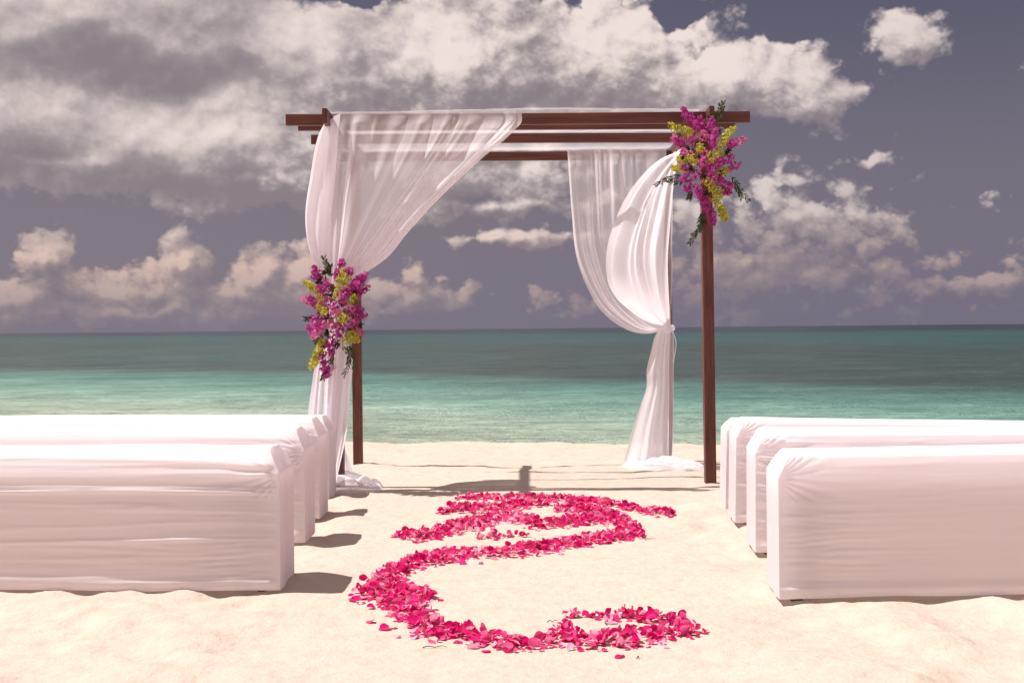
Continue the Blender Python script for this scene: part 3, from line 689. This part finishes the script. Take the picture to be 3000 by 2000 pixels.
def bouquet(ox, oy, sc, lst, sprigs, Y, label, cpx, R0, greens, seed):
    rng = random.Random(seed); cen = at(cpx[0], cpx[1], Y); e = empty('flower_arrangement', cen); bpy.context.view_layer.update()
    prop(e, label, 'flower arrangement')
    inv = e.matrix_world.inverted()
    for (x, y, key) in lst:
        px, py = ox + x / sc, oy + y / sc
        rx, ry = (px - cpx[0]) / R0[0], (py - cpx[1]) / R0[1]; r = math.hypot(rx, ry)
        dome = .17 * max(0, 1 - r * r * .9)
        for q in range(2):
            p = at(px + rng.uniform(-4, 4), py + rng.uniform(-4, 4), Y - dome * (1 if q == 0 else .35) - rng.uniform(0, .03))
            out = Vector((rx, -1.1 + .5 * min(r, 1.6) + rng.uniform(-.3, .3), -ry + rng.uniform(-.2, .3))).normalized()
            o = bpy.data.objects.new('orchid_spray', rng.choice(SPRAYS[key])); col.objects.link(o); o.parent = e
            o.location = inv @ p; o.rotation_mode = 'QUATERNION'
            o.rotation_quaternion = out.to_track_quat('Z', 'Y') ; s_ = rng.uniform(1.0, 1.35) * (.9 if key == 'Y' else 1); o.scale = (s_, s_, s_ * rng.uniform(.8, 1.15))
            if SL[key]: o['label'] = SL[key]
    # foliage packed between the sprays, one bundle of broad leaves per spot
    for (x, y) in greens:
        vs, fs = [], []; px, py = ox + x / sc, oy + y / sc
        rx, ry = (px - cpx[0]) / R0[0], (py - cpx[1]) / R0[1]; r = math.hypot(rx, ry)
        c = at(px, py, Y - .10 * max(0, 1 - r * r)); 
        for k in range(12):
            d = Vector((rng.uniform(-1, 1) + rx * .3, -rng.uniform(.1, .9), rng.uniform(-1, 1) - ry * .3)).normalized()
            leaf_geo(vs, fs, c - e.location, d, Vector((rng.uniform(-1, 1), -.6, 1)), rng.uniform(.030, .050), rng.uniform(.009, .014))
        me = bpy.data.meshes.new('leaf_bundle'); me.from_pydata([tuple(v) for v in vs], [], fs); me.materials.append(MG); me.update()
        o = bpy.data.objects.new('leaf_bundle', me); col.objects.link(o); o.parent = e
    for pts in sprigs: sprig(e, [(ox + x / sc, oy + y / sc, dy) for (x, y, dy) in pts], Y, rng)
    return e
RL = [(1450,205,'M'),(1495,270,'M'),(1590,285,'M'),(1540,320,'M'),(1600,390,'P'),(1690,290,'M'),(1340,320,'Y'),(1420,350,'Y'),(1480,375,'Y'),(1345,445,'P'),(1385,480,'M'),(1500,440,'M'),
      (1700,380,'M'),(1680,480,'M'),(1780,460,'Y'),(1850,365,'Y'),(1805,410,'Y'),(1920,450,'P'),(1870,485,'M'),(1430,550,'P'),(1560,520,'Y'),(1490,620,'Y'),(1670,580,'Y'),(1750,560,'Y'),(1385,620,'Y'),
      (1355,700,'Y'),(1440,700,'M'),(1620,650,'M'),(1680,720,'M'),(1830,620,'M'),(1800,720,'Y'),(1880,680,'M'),(1430,800,'M'),(1520,770,'M'),(1560,880,'M'),(1450,870,'M'),(1690,790,'P'),(1760,810,'M'),
      (1830,850,'M'),(1640,830,'Y'),(1700,870,'Y'),(1810,910,'M'),(1740,930,'Y'),(1600,980,'M'),(1625,1050,'M'),(1720,985,'Y'),(1770,1060,'Y'),(1785,1120,'Y'),(1680,1130,'M'),(1690,1185,'M'),(1550,920,'M'),(1620,560,'P'),(1740,640,'M')]
RGRN = [(1540,480),(1640,540),(1740,350),(1480,520),(1720,640),(1560,600),(1600,760),(1760,740),(1500,700),(1620,920),(1650,1080),(1600,1180),(1660,250),(1820,540),(1420,610)]
RSP = [[(1700,300,0),(1745,200,-.02),(1760,110,-.02)],[(1740,260,0),(1775,170,0),(1785,85,0)],[(1420,770,-.02),(1290,790,-.05),(1160,855,-.06)],[(1430,820,0),(1330,830,-.03),(1240,800,-.03)],
       [(1850,760,-.02),(1930,870,-.04),(2020,1005,-.04)],[(1860,800,0),(1920,900,0),(1960,980,0)],[(1620,1180,-.02),(1550,1280,-.04),(1470,1400,-.05)],[(1600,1200,0),(1560,1270,-.02),(1500,1320,-.03)],
       [(1500,900,0),(1480,940,0),(1468,985,0)],[(1600,1100,0),(1570,1180,-.02),(1560,1260,-.02)]]
LL = [(190,240,'M'),(215,310,'M'),(265,450,'M'),(330,385,'M'),(490,140,'M'),(440,250,'M'),(590,230,'M'),(500,260,'Y'),(470,350,'Y'),(560,350,'Y'),(680,330,'M'),(750,300,'M'),(755,440,'M'),(110,400,'Y'),
      (180,440,'Y'),(95,570,'P'),(160,570,'M'),(235,545,'Y'),(560,470,'M'),(625,420,'M'),(540,545,'M'),(650,555,'Y'),(250,660,'Y'),(295,715,'Y'),(200,640,'M'),(430,650,'M'),(395,705,'P'),(590,680,'P'),
      (700,680,'M'),(740,760,'M'),(195,800,'M'),(140,905,'M'),(225,870,'M'),(205,970,'P'),(300,850,'P'),(530,800,'Y'),(475,800,'Y'),(640,860,'M'),(410,930,'P'),(485,985,'M'),(610,970,'Y'),(660,1045,'Y'),
      (560,1060,'Y'),(370,1095,'M'),(395,1175,'M'),(265,1060,'Y'),(215,1180,'Y'),(175,1260,'Y'),(155,1345,'Y'),(290,1250,'M'),(290,1350,'M'),(320,1425,'M'),(715,950,'P'),(460,475,'Y'),(620,760,'P'),(330,620,'M')]
LGRN = [(300,270),(400,430),(380,540),(500,600),(340,780),(560,730),(450,870),(340,960),(600,900),(300,1100),(450,1080),(660,780),(240,350),(640,500),(700,870)]
LSP = [[(350,240,0),(310,150,-.02),(280,55,-.02)],[(380,300,0),(345,220,-.02),(360,145,-.02)],[(500,1100,-.02),(590,1280,-.03),(520,1510,-.03)],[(560,1110,0),(600,1200,0),(585,1330,0)],[(620,1110,0),(640,1240,.02),(650,1400,.03)],
       [(330,1400,0),(290,1470,-.02),(270,1530,-.02)],[(260,960,0),(220,1050,-.02),(180,1080,-.02)],[(430,1080,0),(390,1230,-.02),(370,1340,-.02)],[(180,800,0),(110,800,-.02),(60,800,-.02)]]
bouquet(1550, 270, 3.136, RL, RSP, 8.99, 'cascading magenta and yellow-green orchid arrangement high on the front right post', (2075, 475), (85, 130), RGRN, 3)
bouquet(880, 740, 4.125, LL, LSP, 8.93, 'magenta and yellow-green orchid arrangement tied halfway up the front left post over the curtain', (985, 915), (85, 130), LGRN, 4)

# ------------------------------------------------------------------ rose petals strewn in a winding trail
def gpt(x, y):                                                    # enlarged-view position of the trail -> point on the sand
    px, py = 1000 + x / 2.138, 1420 + y / 2.138
    Y = 6.0
    for _ in range(12):
        p = at(px, py, Y); g = float(ground(p.x, p.y)); Y = Y * (CAMH - g) / max(CAMH - p.z, .05)
    p = at(px, py, Y); return (p.x, p.y)
def hwY(x, y, hw): return abs(gpt(x, y - hw)[1] - gpt(x, y + hw)[1]) / 2
TR_ = [
 [(1400,830,6),(1500,828,12),(1650,832,26),(1800,828,30),(1920,838,40),(2050,850,45),(2150,865,25)],
 [(2060,860,40),(2120,900,45),(2200,935,35),(2300,925,8)],
 [(2180,940,30),(2000,945,48),(1850,965,62),(1700,985,62),(1560,1000,55),(1440,980,62),(1330,985,45),(1200,1010,38),(1080,1010,60),(950,985,62),(820,960,60),(680,930,60),(560,890,70),(470,840,80),(400,780,90)],
 [(1330,930,20),(1410,910,28),(1450,950,30)],
 [(400,780,70),(350,720,80),(290,660,85),(260,610,75),(300,560,60),(390,520,52),(500,480,50),(640,465,55),(780,440,38),(950,430,32),(1100,420,35),(1250,390,42),(1400,375,38),(1560,350,38),(1700,325,45),(1800,305,45),(1850,290,38)],
 [(100,680,45),(200,670,55),(330,690,60),(480,690,50),(560,710,30)],
 [(1880,320,18),(1830,280,40),(1770,230,42),(1700,210,50),(1560,220,42),(1400,235,40),(1250,240,36),(1100,215,48),(960,215,45),(850,240,55),(720,260,55),(600,300,48),(480,320,42),(400,310,35),(320,322,8)],
 [(850,325,18),(980,325,18),(1100,318,9),(1170,320,4)],
 [(620,175,12),(700,150,30),(820,150,38),(950,150,36),(1100,130,34),(1200,120,26),(1310,125,8)],
 [(720,88,8),(800,78,14),(950,85,18),(1100,85,22),(1250,85,22),(1400,90,28),(1520,110,34),(1620,110,35),(1720,125,24),(1830,150,20),(1930,170,24),(2000,165,26),(2080,190,8)],
 [(1330,155,14),(1450,160,40),(1600,170,45),(1750,200,30)],
]
rngP = random.Random(21)
segs = []
for tr in TR_:
    tr = [(x, y + (4 if y < 330 else 0), hw * (.82 if y < 330 else 1.0)) for (x, y, hw) in tr]
    G = [(gpt(x, y), hwY(x, y, hw), hw / 2.138) for (x, y, hw) in tr]
    for a, b in zip(G, G[1:]):
        L = math.hypot(b[0][0] - a[0][0], b[0][1] - a[0][1]); wd = (a[1] + b[1]); segs.append((a, b, L * wd, L))
area = sum(s[2] for s in segs)
PV = []                                                           # petal shape variants
def petal_mesh(rng):
    nu, nv = 5, 5; vs, fs, tn = [], [], []; cup = rng.uniform(.15, .75); curl = rng.uniform(-.6, .9); wd = rng.uniform(.62, .95); tw = rng.uniform(-.5, .5); tone = rng.random()
    for i in range(nu):
        u = i / (nu - 1); hwid = wd * .5 * (math.sin(math.pi * (u * .80 + .12)) ** .75)
        if i == nu - 1: hwid *= .70
        for j in range(nv):
            v = j / (nv - 1) * 2 - 1; x = (u - .5) - .10 * (v * v) * u * u; y = hwid * v
            z = cup * (v * v) * hwid * .9 + curl * (u - .4) ** 2 * .6 + tw * v * hwid * (u - .5) * .8 + .05 * math.sin(v * 5 + u * 4 + tone * 9) * u
            vs.append(Vector((x, y, z))); tn.append(0)
    for i in range(nu - 1):
        for j in range(nv - 1): k = i * nv + j; fs.append((k, k + nv, k + nv + 1, k + 1))
    return vs, fs
shapes = [petal_mesh(rngP) for _ in range(14)]
def petal_tone(r): return r.choice([.08, .2, .3, .4, .5, .6, .5, .3, .5, .66]) if r.random() < .80 else r.uniform(.95, 1.2)
TON = [0.08, .22, .36, .5, .66, .82, 1.0, 1.2]
VAR = {}
for si, (vs, fs) in enumerate(shapes):
    for ti, tval in enumerate(TON):
        base_t = [min(1, max(0, tval + .18 * (0.5 - v.x) - .10)) for v in vs]
        VAR[si, ti] = tone_mesh('rose_petal', vs, fs, base_t, MP)
def rand_petal(x, y, lift, rng, big=1.0):
    g = float(ground(x, y)); s = .036 * rng.uniform(.65, 1.3) * big
    tl = rng.choice([.25, .5, .9, 1.3]) if lift > .004 else .35
    rot = Matrix.Rotation(rng.uniform(0, 6.28), 4, 'Z') @ Matrix.Rotation(rng.gauss(0, tl), 4, 'X') @ Matrix.Rotation(rng.gauss(0, tl * .7), 4, 'Y')
    if rng.random() < .3: rot = rot @ Matrix.Rotation(math.pi, 4, 'X')
    M = Matrix.Translation((x, y, 0)) @ rot @ Matrix.Diagonal((s, s, s, 1))
    si = rng.randrange(14); pt_ = petal_tone(rng); ti = min(range(8), key=lambda k: abs(TON[k] - pt_))
    low = min((M @ v).z for v in shapes[si][0])
    M = Matrix.Translation((0, 0, g - low + lift - .0015)) @ M
    return (si, ti, M, y)
pets = []
NP = 5600
for _ in range(NP):
    r = rngP.random() * area
    for sg in segs:
        r -= sg[2]
        if r <= 0: break
    a, b = sg[0], sg[1]; q = rngP.random(); hw = a[1] * (1 - q) + b[1] * q; hpx = a[2] * (1 - q) + b[2] * q
    g1 = max(-1.25, min(1.25, rngP.gauss(0, .52)))
    x = a[0][0] * (1 - q) + b[0][0] * q; y = a[0][1] * (1 - q) + b[0][1] * q
    sx = hpx * 0.9 * y / F
    # spread across the band: along depth for level stretches, along x for upright ones
    x += rngP.gauss(0, .5) * sx * 1.2; y += g1 * hw * .92
    core = max(0, 1 - abs(g1)); pets.append(rand_petal(x, y, core * rngP.uniform(0, .026), rngP))
pets.sort(key=lambda p: p[3])
# stray single petals away from the trail
strays = [(875,495,'stray pink petal alone below the middle bend of the trail'),(185,862,'stray pink petal alone left of the trail near its left bend'),(1745,1075,'crumpled pink petal lying alone in front of the nearest curve'),
          (2040,1022,'flat pale pink petal alone on the sand below the right tip of the trail'),(350,955,'pale petal lying just outside the lower left bend'),(610,722,'small dark pink petal alone inside the left bend'),
          (1690,868,'pale petal alone between the two arms at the right end'),(1375,435,'small pink petal alone under the middle stretch of the trail'),(270,905,'crumpled dark pink petal outside the left bend')]
for (x, y, lb) in strays:
    gx, gy = gpt(x, y); si, ti, M, _ = rand_petal(gx, gy, 0, rngP, 1.15)
    o = bpy.data.objects.new('rose_petal', VAR[si, 6 if 'pale' in lb else ti]); col.objects.link(o); o.matrix_world = M; prop(o, lb, 'petal', 'petals strayed from the trail')
for (si, ti, M, y) in pets[:290]:
    o = bpy.data.objects.new('rose_petal', VAR[si, ti]); col.objects.link(o); o.matrix_world = M
    x = M.translation.x; tn_ = ('deep crimson pink', 'hot pink', 'hot pink', 'hot pink', 'bright pink', 'bright pink', 'pale pink', 'pale pink')[ti]
    where = ('at the left bend' if x < -.28 else 'in the bottom middle' if x < .12 else 'in the bottom right stretch' if x < .42 else 'at the right tip')
    prop(o, tn_ + ' rose petal ' + where + ' of the nearest trail curve', 'petal', 'rose petals in the nearest curve of the trail')
rest = pets[290:]
VA, FA, TA = [], [], []; off = 0
SH = [(np.array([list(v) for v in vs]), np.array(fs)) for vs, fs in shapes]
for (si, ti, M, y) in rest:
    A, Fq = SH[si]; m = np.array(M); VA.append(A @ m[:3, :3].T + m[:3, 3]); FA.append(Fq + off); off += len(A)
    tb = np.empty(len(A)); VAR[si, ti].attributes['tone'].data.foreach_get('value', tb32 := np.empty(len(A), np.float32)); TA.append(tb32)
me = bpy.data.meshes.new('rose_petals'); me.from_pydata(np.concatenate(VA).tolist(), [], np.concatenate(FA).tolist()); me.materials.append(MP)
at_ = me.attributes.new('tone', 'FLOAT', 'POINT'); at_.data.foreach_set('value', np.concatenate(TA)); me.polygons.foreach_set('use_smooth', [True] * len(me.polygons)); me.update()
o = bpy.data.objects.new('rose_petals', me); col.objects.link(o)
prop(o, 'winding trail of hot pink rose petals leading up the sand to the arch', 'petals', kind='stuff')

# ------------------------------------------------------------------ twigs and scraps on the sand
def twig(x, y, L, ang_, label, seed):
    gx, gy = gpt(x, y); rng = random.Random(seed); vs, fs = [], []; n = 7; p = Vector((gx, gy, 0)); d = ang_
    for k in range(n):
        r = .0022 * (1 - .6 * k / n)
        for q in range(5):
            a = q * 2 * math.pi / 5; vs.append((p.x - math.sin(d) * math.cos(a) * r - gx, p.y + math.cos(d) * math.cos(a) * r - gy, float(ground(p.x, p.y)) + .003 + math.sin(a) * r + .006 * math.sin(k) ** 2))
        p = p + Vector((math.cos(d), math.sin(d), 0)) * L / n; d += rng.uniform(-.35, .35)
    for k in range(n - 1):
        for q in range(5): fs.append((k * 5 + q, k * 5 + (q + 1) % 5, k * 5 + 5 + (q + 1) % 5, k * 5 + 5 + q))
    fs.append(tuple(range(5))); fs.append(tuple((n - 1) * 5 + q for q in reversed(range(5))))
    o = mesh_obj('twig', vs, fs, MTW); o.location = (gx, gy, 0); prop(o, label, 'twig')
twig(510, 1022, .10, .1, 'thin dark twig on the sand below the lower left bend of the petals', 1)
twig(1900, 345, .09, .3, 'short twig at the right end of the upper petal loop', 2)
twig(1290, 862, .05, .5, 'small dark scrap of twig inside the petal curve left of its right arm', 3)
twig(1665, 880, .07, 2.0, 'thin twig sticking up between the two right arms of petals', 4)
twig(1850, 1090, .025, .7, 'tiny dark twig bit on the bare sand nearest the camera', 5)
